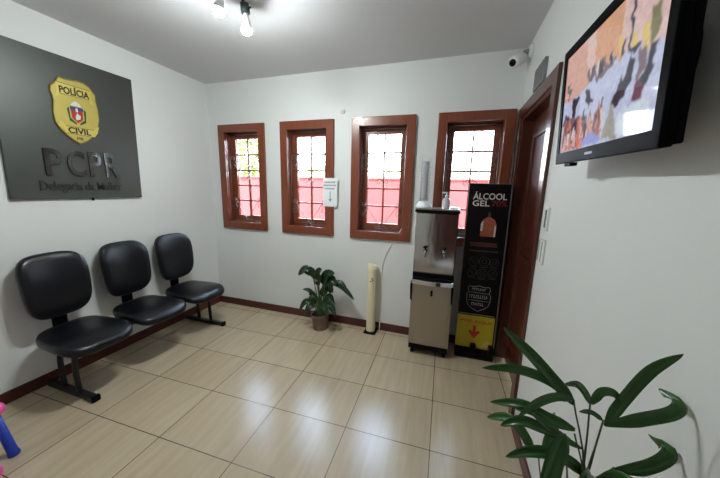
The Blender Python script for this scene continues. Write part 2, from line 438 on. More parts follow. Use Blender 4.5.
b = new(); prism(b, SH, 0.024, 0.036, LW); bd = obj('badge', b, ['golddark'], sg, 0.002)
b = new(); prism(b, sc(0.955), 0.036, 0.0375, LW); obj('badge_face', b, 'gold', bd)
b = new()
prism(b, [(-1.397, 2.12), (-1.372, 2.132), (-1.372, 2.145), (-1.19, 2.145), (-1.19, 2.12), (-1.165, 2.112), (-1.178, 2.155), (-1.178, 2.215), (-1.385, 2.222), (-1.385, 2.16)], 0.0375, 0.0385, LW)
obj('ribbon', b, 'goldlight', bd)
b = new()
prism(b, [(-1.405, 1.915), (-1.385, 1.905), (-1.36, 1.872), (-1.19, 1.866), (-1.165, 1.90), (-1.15, 1.955), (-1.175, 1.935), (-1.19, 1.92), (-1.36, 1.922), (-1.385, 1.955)], 0.0375, 0.0385, LW)
obj('ribbon', b, 'goldlight', bd)
b = new(); text(b, 'POLÍCIA', -1.370, -1.19, 2.150, 2.212, LW, 0.0385, 0.040, bold=0.03); obj('badge_lettering', b, 'ink', bd)
b = new(); text(b, 'CIVIL', -1.352, -1.212, 1.874, 1.918, LW, 0.0385, 0.040, bold=0.03); obj('badge_lettering', b, 'ink', bd)
b = new(); text(b, 'PR', -1.305, -1.262, 1.828, 1.850, LW, 0.0375, 0.039, bold=0.012)
obj('badge_lettering', b, 'ink', bd)
for ln in ([(-1.385, 2.222), (-1.178, 2.215)], [(-1.372, 2.145), (-1.19, 2.145)], [(-1.36, 1.872), (-1.19, 1.866)], [(-1.36, 1.922), (-1.19, 1.92)]):
    b = new(); tube(b, [LW @ Vector((u, v, 0.0385)) for u, v in ln], 0.0016, 5); obj('ribbon_edge', b, 'ink', bd)
b = new()   # state arms: shield in red, blue and white between green sprays
prism(b, [(-1.283, 1.955), (-1.25, 1.985), (-1.245, 2.065), (-1.32, 2.065), (-1.315, 1.985)], 0.0375, 0.0395, LW, 0)
prism(b, [(-1.322, 2.045), (-1.243, 2.045), (-1.243, 2.07), (-1.322, 2.07)], 0.0395, 0.0402, LW, 1)
prism(b, [(-1.290, 2.035), (-1.276, 2.035), (-1.276, 2.06), (-1.290, 2.06)], 0.0402, 0.0408, LW, 2)
prism(b, [(-1.292, 1.975), (-1.268, 1.985), (-1.262, 2.01), (-1.275, 2.018), (-1.282, 2.03), (-1.290, 2.01), (-1.296, 1.995)], 0.0395, 0.0402, LW, 2)
for s in (-1, 1):
    prism(b, [(-1.283+s*x, z) for x, z in ((0.012, 1.942), (0.05, 1.965), (0.058, 2.05), (0.045, 2.062), (0.043, 1.985), (0.01, 1.955))][::s], 0.0375, 0.0392, LW, 3)
prism(b, [(-1.315, 2.078), (-1.25, 2.078), (-1.262, 2.098), (-1.283, 2.112), (-1.304, 2.098)], 0.0375, 0.039, LW, 2)
obj('coat_of_arms', b, ['red', 'blue', 'bannerwhite', 'green'], bd)
b = new()
for ch, ua, ub_ in (('P', -1.512, -1.408), ('C', -1.385, -1.275), ('P', -1.25, -1.165), ('R', -1.14, -1.035)): text(b, ch, ua, ub_, 1.553, 1.745+0.02*(ua+1.5), LW, 0.025, 0.037, bold=0.02)
obj('raised_letters', b, 'lettergrey', sg)
b = new(); text(b, 'Delegacia da Mulher', -1.555, -1.03, 1.425, 1.515, LW, 0.025, 0.030, bold=0.008); obj('sign_lettering', b, 'letterdark', sg)
b = new(); tube(b, [LW @ Vector((-1.245, 1.385, 0.012)), LW @ Vector((-1.245, 1.365, 0.012))], 0.008, 8); obj('mounting_stud', b, 'blackplastic', sg)

# ------------------------------------------------------------------ three seat waiting bench
bn = thing('waiting_bench', 'black three-seat waiting bench on a steel beam against the left wall', 'bench', (0.3, -1.135, 0))
for yy in (-1.69, -0.52):
    b = new(); box(b, 0.03, 0.545, yy-0.022, yy+0.022, 0, 0.04); obj('foot_bar', b, 'blackmetal', bn, 0.008)
    b = new(); box(b, 0.53, 0.556, yy-0.026, yy+0.026, 0, 0.046); obj('end_cap', b, 'blackplastic', bn, 0.008)
    for x in (0.21, 0.375):
        b = new(); tube(b, bez([(x, yy, 0.035), (x-0.01, yy, 0.2), (x, yy+0.01*(1 if yy < -1 else -1), 0.375)], 6), 0.017, 10); obj('leg', b, 'blackmetal', bn)
b = new()
for x in (0.21, 0.375): box(b, x-0.02, x+0.02, -1.76, -0.44, 0.365, 0.398)
obj('beam', b, 'blackmetal', bn, 0.004)
for yc in (-1.600, -1.135, -0.672):
    def seat_shape(p):
        f = (p.y+0.235)/0.47                 # 0 at the back, 1 at the front edge
        z = p.z+0.012*math.cos(p.x*6.5)*0-0.035*max(0, f-0.72)**1.5/0.15+0.02*max(0, 0.2-f)/0.2-0.006
        return Vector((p.x*(1.0-0.10*(1-f)), p.y, z))
    b = new(); cushion(b, 0.455, 0.48, 0.052, frame((0.345, yc+0.01, 0.410), (0, 1, 0), (1, 0, 0)) @ Matrix.Scale(1, 4), 3.6, shape=lambda p: (lambda q: Vector((q.x, q.y, -q.z)))(seat_shape(p)), dome=0.006)
    obj('seat', b, 'leather', bn)
    def back_shape(p):
        f = p.y/0.46
        return Vector((p.x*(1+0.10*f), p.y, p.z+0.9*p.x*p.x*1.0-0.3*(p.y)**2))
    b = new(); cushion(b, 0.375, 0.475, 0.055, frame((0.085, yc, 0.77), (0, 1, 0), (-0.10, 0, 1)), 3.6, shape=back_shape)
    obj('backrest', b, 'leather', bn)
    b = new(); rows = []
    for p, tw in zip(bez([(0.085, yc, 0.66), (0.08, yc, 0.52), (0.085, yc, 0.43), (0.13, yc, 0.395), (0.24, yc, 0.392)], 12), [0.042]*4+[0.042]*3+[0.045]*5): rows.append((p, tw))
    prev = None
    for k, (p, hw) in enumerate(rows):
        t = (rows[min(k+1, 11)][0]-rows[max(k-1, 0)][0]).normalized(); nn = Vector((t.z, 0, -t.x))*0.011
        q = [b.verts.new(p+Vector((0, s*hw, 0))+e*nn) for s, e in ((-1, -1), (1, -1), (1, 1), (-1, 1))]
        if prev:
            for i in range(4): b.faces.new((prev[i], prev[(i+1) % 4], q[(i+1) % 4], q[i]))
        else: b.faces.new(q)
        prev = q
    b.faces.new(prev)
    obj('back_bracket', b, 'blackplastic', bn, 0.004)

# ------------------------------------------------------------------ stainless water cooler
CX0, CX1, CY0, CY1 = 2.522, 2.880, -0.335, -0.035
wc = thing('water_cooler', 'tall stainless steel two-tap water cooler between the two right windows', 'water cooler', (2.70, -0.19, 0))
b = new(); box(b, CX0, CX1, CY0+0.012, CY1, 0.075, 0.70); obj('cabinet', b, 'steel', wc, 0.006)
b = new(); box(b, CX0+0.022, CX1-0.022, CY0, CY0+0.014, 0.105, 0.685); obj('front_panel', b, 'steel', wc, 0.005)
b = new(); box(b, CX0+0.004, CX1-0.004, CY0+0.03, CY1, 0.045, 0.075); box(b, CX0+0.004, CX1-0.004, CY0-0.002, CY0+0.03, 0.055, 0.10); obj('plinth', b, 'blackplastic', wc, 0.004)
for x in (CX0+0.035, CX1-0.035):
    for y in (CY0+0.04, CY1-0.04):
        b = new(); lathe(b, [(0.014, 0), (0.018, 0.004), (0.018, 0.02), (0.010, 0.024), (0.010, 0.05)], Matrix.Translation((x, y, 0)), 12); obj('foot', b, 'blackplastic', wc)
b = new(); box(b, CX0, CX1, CY0+0.045, CY1, 0.70, 1.325); obj('tank_housing', b, 'mirror', wc, 0.012)
b = new(); box(b, CX0-0.008, CX1+0.008, CY0+0.028, CY1+0.005, 1.322, 1.345); obj('top_rim', b, 'blackplastic', wc, 0.004)
b = new(); box(b, CX0-0.004, CX1+0.004, CY0+0.033, CY1, 1.345, 1.358); obj('top_plate', b, 'steel', wc, 0.003)
b = new()   # drip tray with a bowed chrome lip
pts = [(CX0, CY0+0.045)]+[(CX0+(CX1-CX0)*t, CY0-0.012-0.028*math.sin(math.pi*t)) for t in [i/10 for i in range(11)]]+[(CX1, CY0+0.045)]
prism(b, pts, 0.690, 0.730, I4); lip = obj('drip_tray', b, 'chrome', wc, 0.004)
b = new(); prism(b, [(2.70+(x-2.70)*0.93, -0.25+(y+0.25)*0.82) for x, y in pts], 0.7302, 0.745, I4); 
obj('drip_grid', b, 'blackplastic', lip, 0.002)
b = new(); box(b, CX0+0.002, CX1-0.002, CY0+0.03, CY0+0.048, 0.735, 0.785); obj('dark_band', b, 'blackplastic', wc, 0.003)
for x in (CX0-0.004, CX1-0.010):
    b = new(); prism(b, [(x, 0.54), (x+0.014, 0.52), (x+0.016, 0.70), (x-0.002, 0.715), (x-0.006, 0.66)], 0.318, 0.345, FAR); obj('side_grip', b, 'blackplastic', wc, 0.004)
b = new(); box(b, 2.693, 2.713, CY0-0.006, CY0, 0.585, 0.64); obj('lock', b, 'blackplastic', wc, 0.003)
for x in (2.622, 2.785):
    yf = CY0+0.045
    b = new(); lathe(b, [(0.020, 0), (0.020, 0.006), (0.012, 0.008), (0.012, 0.045), (0.008, 0.05)], frame((x, yf, 0.985), (1, 0, 0), (0, 0, 1)), 14)
    tube(b, [(x, yf-0.035, 0.985), (x, yf-0.040, 0.965), (x, yf-0.040, 0.935)], 0.008, 10); tp = obj('tap', b, 'chrome', wc)
    b = new(); tube(b, [(x, yf-0.032, 0.99), (x, yf-0.032, 1.015)], 0.007, 8); tube(b, [(x-0.02, yf-0.032, 1.015), (x+0.02, yf-0.032, 1.02)], 0.006, 8); obj('tap_lever', b, 'blackplastic', tp)

# clear cup tube and gel bottle on top of the cooler
ZT = 1.358
cd = thing('cup_dispenser', 'tall clear plastic cup tube standing on the left of the water cooler', 'cup dispenser', (2.573, -0.19, ZT))
mt = Matrix.Translation((2.573, -0.19, ZT))
b = new(); lathe(b, [(0.075, 0.0), (0.075, 0.012), (0.05, 0.04), (0.043, 0.055)], mt, 24); obj('base', b, 'cups', cd)
b = new(); lathe(b, [(0.040, 0.055), (0.040, 0.425), (0.043, 0.43), (0.043, 0.44), (0.030, 0.445)], mt, 24); obj('tube', b, 'acrylic', cd)
b = new()
for k in range(11): lathe(b, [(0.024, 0.07+k*0.03), (0.032, 0.098+k*0.03), (0.033, 0.0995+k*0.03)], mt, 18)
obj('cup_stack', b, 'cups', cd)
gb = thing('gel_bottle', 'small clear pump bottle of hand gel on the water cooler', 'bottle', (2.765, -0.22, ZT))
mt = Matrix.Translation((2.765, -0.22, ZT))
b = new(); lathe(b, [(0.030, 0), (0.033, 0.004), (0.033, 0.07), (0.028, 0.085), (0.012, 0.094), (0.012, 0.10)], mt, 20); obj('bottle_body', b, 'gel', gb)
b = new(); lathe(b, [(0.014, 0.10), (0.014, 0.115), (0.006, 0.118), (0.006, 0.132)], mt, 14); box(b, 2.765-0.035, 2.765+0.010, -0.228, -0.212, ZT+0.13, ZT+0.142); obj('pump', b, 'white', gb, 0.002)
ct = tag(obj('plastic_tray', (lambda bb: (box(bb, 2.800, 2.872, -0.265, -0.10, ZT, ZT+0.012), bb)[1])(new()), 'white', bevel=0.003), 'small flat white tray at the right end of the cooler top', 'tray')

# ------------------------------------------------------------------ hand gel totem
TY = -0.165
TM = frame((0, TY, 0), (1, 0, 0), (0, 0, 1))
tt = thing('gel_totem', 'black hand sanitiser totem with a yellow foot panel beside the door', 'totem', (3.11, -0.14, 0))
TL, TR = 2.947, 3.272
b = new(); box(b, TL, TR, TY, TY+0.03, 0.05, 1.575); obj('board', b, 'banner', tt, 0.002)
b = new(); box(b, TL-0.005, TR+0.0, TY-0.07, TY+0.10, 0.0, 0.05); bs = obj('base', b, 'blackplastic', tt, 0.006)
b = new(); box(b, TR, TR+0.008, TY-0.003, TY+0.033, 0.05, 1.577); box(b, TL-0.004, TL, TY+0.001, TY+0.033, 0.05, 1.577); box(b, TL, TR, TY, TY+0.03, 1.575, 1.58); obj('edge_trim', b, 'trim', tt)
b = new(); text(b, 'ÁLCOOL', 2.983, 3.245, 1.445, 1.512, TM, 0, 0.001, bold=0.012); text(b, 'GEL', 2.983, 3.118, 1.388, 1.437, TM, 0, 0.001, bold=0.012); obj('white_lettering', b, 'bannerwhite', tt)
b = new(); text(b, '70%', 3.135, 3.255, 1.388, 1.437, TM, 0, 0.001, bold=0.01); obj('red_lettering', b, 'bannerred', tt)
b = new()
prism(b, [(3.066, 1.128), (3.186, 1.128), (3.190, 1.235), (3.172, 1.275), (3.14, 1.297), (3.112, 1.297), (3.082, 1.275), (3.066, 1.24)], 0, 0.0012, TM, 0)
prism(b, [(3.066, 1.175), (3.082, 1.175), (3.084, 1.262), (3.076, 1.262), (3.066, 1.238)], 0.0012, 0.0018, TM, 1)
prism(b, [(3.172, 1.128), (3.186, 1.128), (3.188, 1.21), (3.176, 1.235)], 0.0012, 0.0018, TM, 1)
prism(b, [(3.113, 1.297), (3.141, 1.297), (3.139, 1.32), (3.130, 1.345), (3.122, 1.345), (3.115, 1.32)], 0, 0.0012, TM, 2)
obj('bottle_picture', b, ['amber', 'bannerwhite', 'bannerline'], tt)
b = new(); 
for v, a, c in ((1.066, 2.99, 3.21), (1.045, 2.995, 3.215)): prism(b, [(a, v-0.008), (c, v-0.008), (c, v+0.008), (a, v+0.008)], 0, 0.001, TM)
obj('brown_print', b, 'bannerbrown', tt)
b = new()
prism(b, [(2.99, 0.992), (3.225, 0.992), (3.225, 1.004), (2.99, 1.004)], 0, 0.001, TM)
for cxx, cz, r in ((3.035, 0.90, 0.038), (3.125, 0.905, 0.042), (3.205, 0.90, 0.036), (3.03, 0.80, 0.036), (3.115, 0.795, 0.04), (3.20, 0.80, 0.036)):
    tube(b, [TM @ Vector((cxx+r*math.cos(i*math.pi/12), cz+r*math.sin(i*math.pi/12), 0.0005)) for i in range(24)], 0.002, 5, closed=True)
    tube(b, [TM @ Vector((cxx+r*0.5*math.cos(i*math.pi/3+cxx*9), cz+r*0.5*math.sin(i*math.pi/3), 0.0005)) for i in range(6)], 0.002, 5, closed=True)
    prism(b, [(cxx-0.032, cz-r-0.014), (cxx+0.032, cz-r-0.014), (cxx+0.032, cz-r-0.008), (cxx-0.032, cz-r-0.008)], 0, 0.0008, TM)
obj('faint_icons', b, 'bannerline', tt)
b = new()
sh1 = [(3.020, 0.672), (3.065, 0.668), (3.108, 0.680), (3.150, 0.668), (3.190, 0.674), (3.200, 0.647), (3.190, 0.61), (3.204, 0.60), (3.206, 0.545), (3.192, 0.495), (3.155, 0.462), (3.107, 0.438), (3.06, 0.46), (3.022, 0.495), (3.008, 0.545), (3.008, 0.60), (3.024, 0.61), (3.014, 0.647)]
tube(b, [TM @ Vector((u, v, 0.0005)) for u, v in sh1], 0.0028, 5, closed=True)
for va, vb in ((0.615, 0.612), (0.54, 0.538)): tube(b, [TM @ Vector((3.022, va, 0.0005)), TM @ Vector((3.192, vb, 0.0005))], 0.002, 5)
random.seed(3)
for v, a, c, hh in ((0.645, 3.05, 3.163, 0.022), (0.576, 3.03, 3.185, 0.034), (0.505, 3.052, 3.160, 0.028)):
    u = a
    while u < c-0.012:                      # illegible block letters
        w_ = random.uniform(0.010, 0.015)
        prism(b, [(u, v-hh/2), (u+w_*0.4, v-hh/2), (u+w_*0.4, v+hh/2), (u, v+hh/2)], 0, 0.001, TM)
        zz = v+random.choice((-1, 0, 1))*hh*0.35
        prism(b, [(u+w_*0.4, zz-0.003), (u+w_, zz-0.003), (u+w_, zz+0.003), (u+w_*0.4, zz+0.003)], 0, 0.001, TM); u += w_+0.005
prism(b, [(2.955, 0.402), (3.255, 0.402), (3.255, 0.408), (2.955, 0.408)], 0, 0.0008, TM)
obj('shield_print', b, 'printgrey', tt)
b = new(); prism(b, [(TL, 0.075), (TR-0.01, 0.075), (TR-0.01, 0.392), (TL, 0.392)], 0, 0.0012, TM); yp = obj('yellow_panel', b, 'yellow', tt)
b = new(); text(b, 'PISE AQUI', 2.975, 3.235, 0.318, 0.35, TM, 0.0012, 0.002, bold=0.014)
prism(b, [(3.088, 0.295), (3.112, 0.295), (3.112, 0.232), (3.135, 0.252), (3.152, 0.236), (3.10, 0.170), (3.048, 0.236), (3.065, 0.252), (3.088, 0.232)][::-1], 0.0012, 0.002, TM); obj('red_print', b, 'printred', yp)
b = new(); prism(b, [(3.175, 0.10), (3.245, 0.10), (3.245, 0.15), (3.215, 0.165), (3.19, 0.15)], 0.0012, 0.0018, TM); obj('sticker', b, 'goldlight', yp)
b = new(); box(b, 3.075, 3.122, TY-0.05, TY-0.002, 0.05, 0.125); obj('pedal', b, 'blackplastic', tt, 0.004)
b = new(); box(b, TR-0.045, TR-0.005, TY-0.075, TY-0.002, 0.05, 0.13); obj('corner_post', b, 'blackplastic', tt, 0.004)

# ------------------------------------------------------------------ notice on the second window
NM = frame((0, -0.0275, 0), (1, 0, 0), (0, 0, 1))
nt_ = thing('paper_notice', 'white paper notice with a down arrow on the second window from left', 'notice', (1.585, -0.03, 1.315))
b = new(); prism(b, [(1.504, 1.316), (1.665, 1.314), (1.670, 1.612), (1.507, 1.611)], 0, 0.0015, NM); obj('sheet', b, 'paper', nt_)
b = new(); random.seed(5)
for v, a, c in ((1.568, 1.522, 1.640), (1.536, 1.515, 1.660), (1.503, 1.522, 1.640)):
    u = a
    while u < c-0.008:                      # three printed lines too small to read
        w_ = random.uniform(0.007, 0.011); prism(b, [(u, v-0.008), (u+w_, v-0.008), (u+w_, v+0.008), (u, v+0.008)], 0.0015, 0.002, NM); u += w_+0.004
prism(b, [(1.583, 1.475), (1.591, 1.475), (1.591, 1.392), (1.608, 1.40), (1.587, 1.362), (1.566, 1.40), (1.583, 1.392)][::-1], 0.0015, 0.002, NM)
obj('printing', b, 'greyplastic', nt_)

# small cap on the wall between windows two and three
b = new(); lathe(b, [(0.028, 0), (0.028, 0.008), (0.020, 0.014), (0.007, 0.015)], frame((1.709, 0, 2.269), (1, 0, 0), (0, 0, 1)), 20)
wp = thing('wall_plug', 'small round white plug on the wall above the second and third windows', 'wall plug', (1.709, 0, 2.269)); obj('plug_body', b, 'white', wp)
b = new(); lathe(b, [(0.008, 0.014), (0.008, 0.018), (0.004, 0.019)], frame((1.714, 0, 2.265), (1, 0, 0), (0, 0, 1)), 12); obj('centre', b, 'goldlight', wp)

# ------------------------------------------------------------------ cream tube on a black base, wall cable
ct = thing('tube_stand', 'cream plastic tube standing on a black base under the third window', 'tube', (2.08, -0.07, 0))
b = new(); box(b, 2.025, 2.15, -0.14, -0.014, 0, 0.016); obj('base', b, 'blackplastic', ct, 0.003)
b = new(); rows = []
for z, r in ((0.016, 0.048), (0.30, 0.047), (0.68, 0.047)):
    rows.append([b.verts.new((2.085+r*math.cos(2*math.pi*i/28), -0.07+r*math.sin(2*math.pi*i/28), z)) for i in range(28)])
rows.append([b.verts.new((2.085+0.047*math.cos(2*math.pi*i/28), -0.07+0.047*math.sin(2*math.pi*i/28), 0.745+0.014*math.cos(2*math.pi*i/28+2.6))) for i in range(28)])
rows.append([b.verts.new((2.085+0.041*math.cos(2*math.pi*i/28), -0.07+0.041*math.sin(2*math.pi*i/28), 0.743+0.014*math.cos(2*math.pi*i/28+2.6))) for i in range(28)])
rows.append([b.verts.new((2.085+0.041*math.cos(2*math.pi*i/28), -0.07+0.041*math.sin(2*math.pi*i/28), 0.05)) for i in range(28)])
for p, q in zip(rows, rows[1:]):
    for i in range(28): b.faces.new((p[i], p[(i+1) % 28], q[(i+1) % 28], q[i])).smooth = True
b.faces.new(rows[-1]); obj('tube', b, 'cream', ct)
for x, z in ((2.083, 0.575), (2.098, 0.605), (2.103, 0.585)):
    b = new(); lathe(b, [(0.007, 0), (0.007, 0.004), (0.003, 0.005)], frame((x, -0.070-math.sqrt(max(0, 0.047**2-(x-2.085)**2)), z), (1, 0, 0), (0, 0, 1)), 10); obj('screw', b, 'letterdark', ct)
b = new(); tube(b, bez([(2.54, -0.006, 1.30), (2.412, -0.006, 1.20), (2.285, -0.006, 1.006), (2.198, -0.006, 0.831), (2.169, -0.006, 0.655), (2.167, -0.006, 0.30), (2.17, -0.018, 0.006)], 40), 0.005, 8)
tag(obj('power_cable', b, 'white'), 'thin white cable curving down the wall beside the cream tube', 'cable')

# ------------------------------------------------------------------ small leafy plant by the far wall
pl = thing('potted_plant', 'small leafy potted plant on the floor under the second window', 'plant', (1.545, -0.19, 0))
mt = Matrix.Translation((1.545, -0.19, 0))
b = new(); lathe(b, [(0.078, 0), (0.081, 0.006), (0.094, 0.15), (0.099, 0.152), (0.099, 0.168), (0.094, 0.170), (0.090, 0.15), (0.088, 0.15)], mt, 28); obj('pot', b, 'pot', pl)
b = new(); lathe(b, [(0.089, 0.145), (0.089, 0.152), (0.04, 0.158)], mt, 20); obj('soil', b, 'soil', pl)
random.seed(11)
oval = lambda t: math.sin(math.pi*min(1, 0.06+0.94*t)**0.8)**0.8*0.97+0.03 if t < 1 else 0.02
B, Sx = new(), new()
C0 = Vector((1.545, -0.19, 0.15))
def pleaf(st, mid, tip, w, facing=(0, -1, 0.5)):
    base = C0+Vector((random.uniform(-0.03, 0.03), random.uniform(-0.03, 0.03), 0)); st = Vector(st)
    tube(Sx, bez([base, base.lerp(st, 0.55)+Vector((0, 0, 0.03)), st], 8), 0.005, 6)
    leaf(B, [st, mid, tip], w*0.78, facing, 0.16, 12, oval)
pleaf((1.46, -0.20, 0.60), (1.39, -0.22, 0.655), (1.315, -0.24, 0.585), 0.115)
pleaf((1.50, -0.20, 0.56), (1.46, -0.24, 0.66), (1.37, -0.27, 0.655), 0.10)
pleaf((1.53, -0.19, 0.52), (1.55, -0.22, 0.64), (1.60, -0.26, 0.690), 0.12)
pleaf((1.58, -0.19, 0.50), (1.64, -0.22, 0.63), (1.735, -0.24, 0.655), 0.125)
pleaf((1.60, -0.18, 0.47), (1.68, -0.20, 0.58), (1.745, -0.24, 0.52), 0.12)
pleaf((1.68, -0.17, 0.515), (1.79, -0.17, 0.49), (1.93, -0.18, 0.375), 0.085, (0, -0.6, 1))
pleaf((1.64, -0.17, 0.48), (1.75, -0.15, 0.53), (1.84, -0.16, 0.47), 0.08, (0, -0.6, 1))
pleaf((1.47, -0.21, 0.30), (1.40, -0.25, 0.30), (1.345, -0.28, 0.20), 0.085)
pleaf((1.63, -0.21, 0.32), (1.70, -0.25, 0.31), (1.76, -0.27, 0.195), 0.10)
pleaf((1.60, -0.22, 0.30), (1.655, -0.28, 0.28), (1.68, -0.31, 0.18), 0.10)
pleaf((1.50, -0.24, 0.28), (1.47, -0.29, 0.27), (1.445, -0.32, 0.18), 0.10)
pleaf((1.49, -0.20, 0.36), (1.44, -0.23, 0.43), (1.37, -0.25, 0.44), 0.06)
for _ in range(13):
    a = random.uniform(0, 2*math.pi); r0 = random.uniform(0.01, 0.06); r1 = random.uniform(0.06, 0.13); z = random.uniform(0.24, 0.52)
    dd = Vector((math.cos(a), math.sin(a)*0.7, 0)); st = Vector((1.555, -0.2, z))+dd*r0
    if st.y+dd.y*r1 > -0.06: dd.y = -abs(dd.y)
    pleaf(st, st+dd*r1*0.6+Vector((0, 0, 0.06)), st+dd*r1+Vector((0, 0, random.uniform(-0.05, 0.05))), random.uniform(0.06, 0.095))
obj('stems', Sx, 'stem', pl); obj('foliage', B, 'leaf', pl, solid=0.0012)

# ------------------------------------------------------------------ palm in the near right corner
pm = thing('potted_palm', 'broad-bladed potted palm beside the right wall nearest the viewer', 'plant', (3.10, -2.13, 0))
mt = Matrix.Translation((3.10, -2.13, 0))
b = new(); lathe(b, [(0.12, 0), (0.125, 0.01), (0.165, 0.30), (0.175, 0.305), (0.175, 0.34), (0.163, 0.342), (0.158, 0.31), (0.15, 0.31)], mt, 32); obj('pot', b, 'potdark', pm)
b = new(); lathe(b, [(0.157, 0.30), (0.157, 0.312), (0.05, 0.32)], mt, 24); obj('soil', b, 'soil', pm)
blade = lambda t: (min(1, 4.0*t+0.22)*(1-max(0, (t-0.55)/0.45)**2.2)*0.97+0.03)
B, Sx = new(), new()
for pts, w, fc in (
    ([(3.104, -2.1, 1.049), (3.058, -2.1, 1.098), (3.007, -2.08, 1.145), (2.952, -2.06, 1.188)], 0.036, (0.15, -1, 0.35)),
    ([(3.104, -2.1, 1.055), (3.049, -2.1, 1.093), (2.98, -2.1, 1.107), (2.909, -2.1, 1.093)], 0.030, (0.1, -0.8, 0.6)),
    ([(3.101, -2.1, 1.061), (3.059, -2.12, 1.07), (3.017, -2.15, 1.067), (2.977, -2.18, 1.048)], 0.024, (0.1, -0.8, 0.7)),
    ([(3.116, -2.1, 0.985), (3.068, -2.08, 0.984), (3.011, -2.06, 0.99), (2.949, -2.03, 0.954)], 0.034, (0.1, -0.8, 0.6)),
    ([(3.11, -2.1, 0.956), (3.04, -2.12, 0.985), (2.998, -2.12, 0.99), (2.960, -2.12, 0.965)], 0.032, (0, -0.7, 0.8)),
    ([(3.168, -2.1, 1.020), (3.188, -2.1, 1.083), (3.21, -2.12, 1.173), (3.247, -2.13, 1.222)], 0.031, (-0.25, -1, 0.3)),
    ([(3.165, -2.1, 1.015), (3.224, -2.1, 1.050), (3.268, -2.1, 1.078), (3.284, -2.085, 1.092), (3.287, -2.03, 1.085)], 0.038, (-0.2, -1, 0.25)),
    ([(3.20, -2.1, 0.91), (3.245, -2.1, 0.936), (3.274, -2.1, 0.968), (3.287, -2.085, 0.982), (3.288, -2.03, 0.965)], 0.040, (-0.2, -1, 0.25)),
    ([(3.134, -2.1, 1.058), (3.107, -2.12, 1.100), (3.082, -2.14, 1.125), (3.050, -2.17, 1.135)], 0.020, (0.2, -1, 0.3)),
    ([(3.136, -2.1, 1.058), (3.147, -2.1, 1.090), (3.168, -2.1, 1.095), (3.187, -2.1, 1.078)], 0.024, (0, -0.8, 0.6)),
    ([(3.161, -2.1, 1.025), (3.138, -2.1, 1.038), (3.112, -2.11, 1.040)], 0.014, (0, -0.8, 0.6)),
    ([(3.085, -2.13, 0.99), (3.066, -2.15, 0.955), (3.050, -2.18, 0.90), (3.048, -2.2, 0.83)], 0.048, (-0.2, -1, 0.2)),
    ([(3.16, -2.1, 0.871), (3.098, -2.1, 0.905), (3.038, -2.1, 0.90), (2.985, -2.1, 0.865)], 0.036, (0, -0.7, 0.7)),
    ([(3.171, -2.1, 0.88), (3.176, -2.15, 0.935), (3.186, -2.19, 0.955), (3.205, -2.22, 0.93)], 0.040, (0, -0.8, 0.6)),
    ([(3.06, -2.12, 1.00), (3.02, -2.12, 1.02), (2.985, -2.12, 1.02)], 0.020, (0, -0.8, 0.6)),
    ([(3.13, -2.11, 0.95), (3.085, -2.12, 0.975), (3.05, -2.13, 1.00), (3.01, -2.14, 1.035)], 0.018, (0.2, -1, 0.3)),
    ([(3.15, -2.12, 0.90), (3.12, -2.17, 0.92), (3.10, -2.22, 0.90)], 0.040, (0, -0.7, 0.8)),
    ([(3.16, -2.1, 0.86), (3.215, -2.13, 0.90), (3.262, -2.16, 0.90)], 0.034, (0, -0.8, 0.6)),
    ([(3.08, -2.0, 0.80), (3.03, -1.95, 0.85), (2.97, -1.90, 0.80)], 0.036, (0, -0.7, 0.7)),
    ([(3.10, -2.0, 0.80), (3.14, -1.93, 0.86), (3.17, -1.86, 0.83)], 0.036, (0, -0.7, 0.7)),
):
    leaf(B, pts, w*0.72, fc, 0.3, 20, blade)
root = Vector((3.11, -2.12, 0.32))
for tip, mid in (((3.104, -2.1, 1.054), (3.15, -2.11, 0.80)), ((3.134, -2.1, 1.060), (3.137, -2.11, 0.82)), ((3.163, -2.1, 1.026), (3.145, -2.11, 0.84)), ((3.116, -2.1, 0.975), (3.15, -2.11, 0.80)),
                 ((3.20, -2.1, 0.915), (3.15, -2.11, 0.80)), ((3.16, -2.1, 0.875), (3.13, -2.11, 0.70)), ((3.09, -2.12, 0.985), (3.12, -2.12, 0.75)), ((3.09, -2.0, 0.80), (3.11, -2.06, 0.6))):
    tube(Sx, bez([root+Vector((random.uniform(-0.03, 0.03), random.uniform(-0.03, 0.03), -0.01)), mid, tip], 12), [0.0045]*4+[0.003]*4+[0.0019]*4, 6)
for dx in (-0.04, 0.0, 0.045): tube(Sx, bez([(3.10+dx, -2.12+dx*0.5, 0.31), (3.115+dx*0.8, -2.12, 0.55), (3.135+dx*0.3, -2.115, 0.72)], 8), 0.007, 8)
obj('stems', Sx, 'palmstem', pm); obj('foliage', B, 'palmleaf', pm, solid=0.0008)

# ------------------------------------------------------------------ television
TVM = frame((3.200, -1.420, 1.628), (0, -1, -0.03), (-0.025, 0, 0.455))
TVW, TVH = 0.612, 0.406
tv = thing('television', 'flat screen television showing a crowd, mounted on the right wall', 'television', (W, -1.63, 1.84))
b = new(); ring(b, (0, TVW, 0, TVH), (0.030, TVW-0.030, 0.040, TVH-0.030), -0.006, 0.004, TVM); obj('bezel', b, 'tvblack', tv, 0.003)
b = new(); prism(b, [(0.002, 0.002), (TVW-0.002, 0.002), (TVW-0.002, TVH-0.002), (0.002, TVH-0.002)], -0.022, -0.006, TVM); prism(b, [(0.02, 0.008), (TVW-0.006, 0.008), (TVW-0.006, TVH-0.03), (0.02, TVH-0.03)], -0.040, -0.022, TVM); obj('housing', b, 'tvblack', tv, 0.004)
PAL = dict(floor=(186, 194, 222), salmon=(206, 156, 142), slat=(210, 156, 116), pale=(216, 184, 178), dark=(44, 42, 58), yellow=(222, 192, 108), green=(120, 118, 84), maroon=(96, 46, 66), crowd=(120, 98, 108), coral=(210, 122, 110), rust=(164, 96, 88), blue=(140, 150, 214), olive=(160, 158, 146), white=(206, 218, 230))
import numpy as np
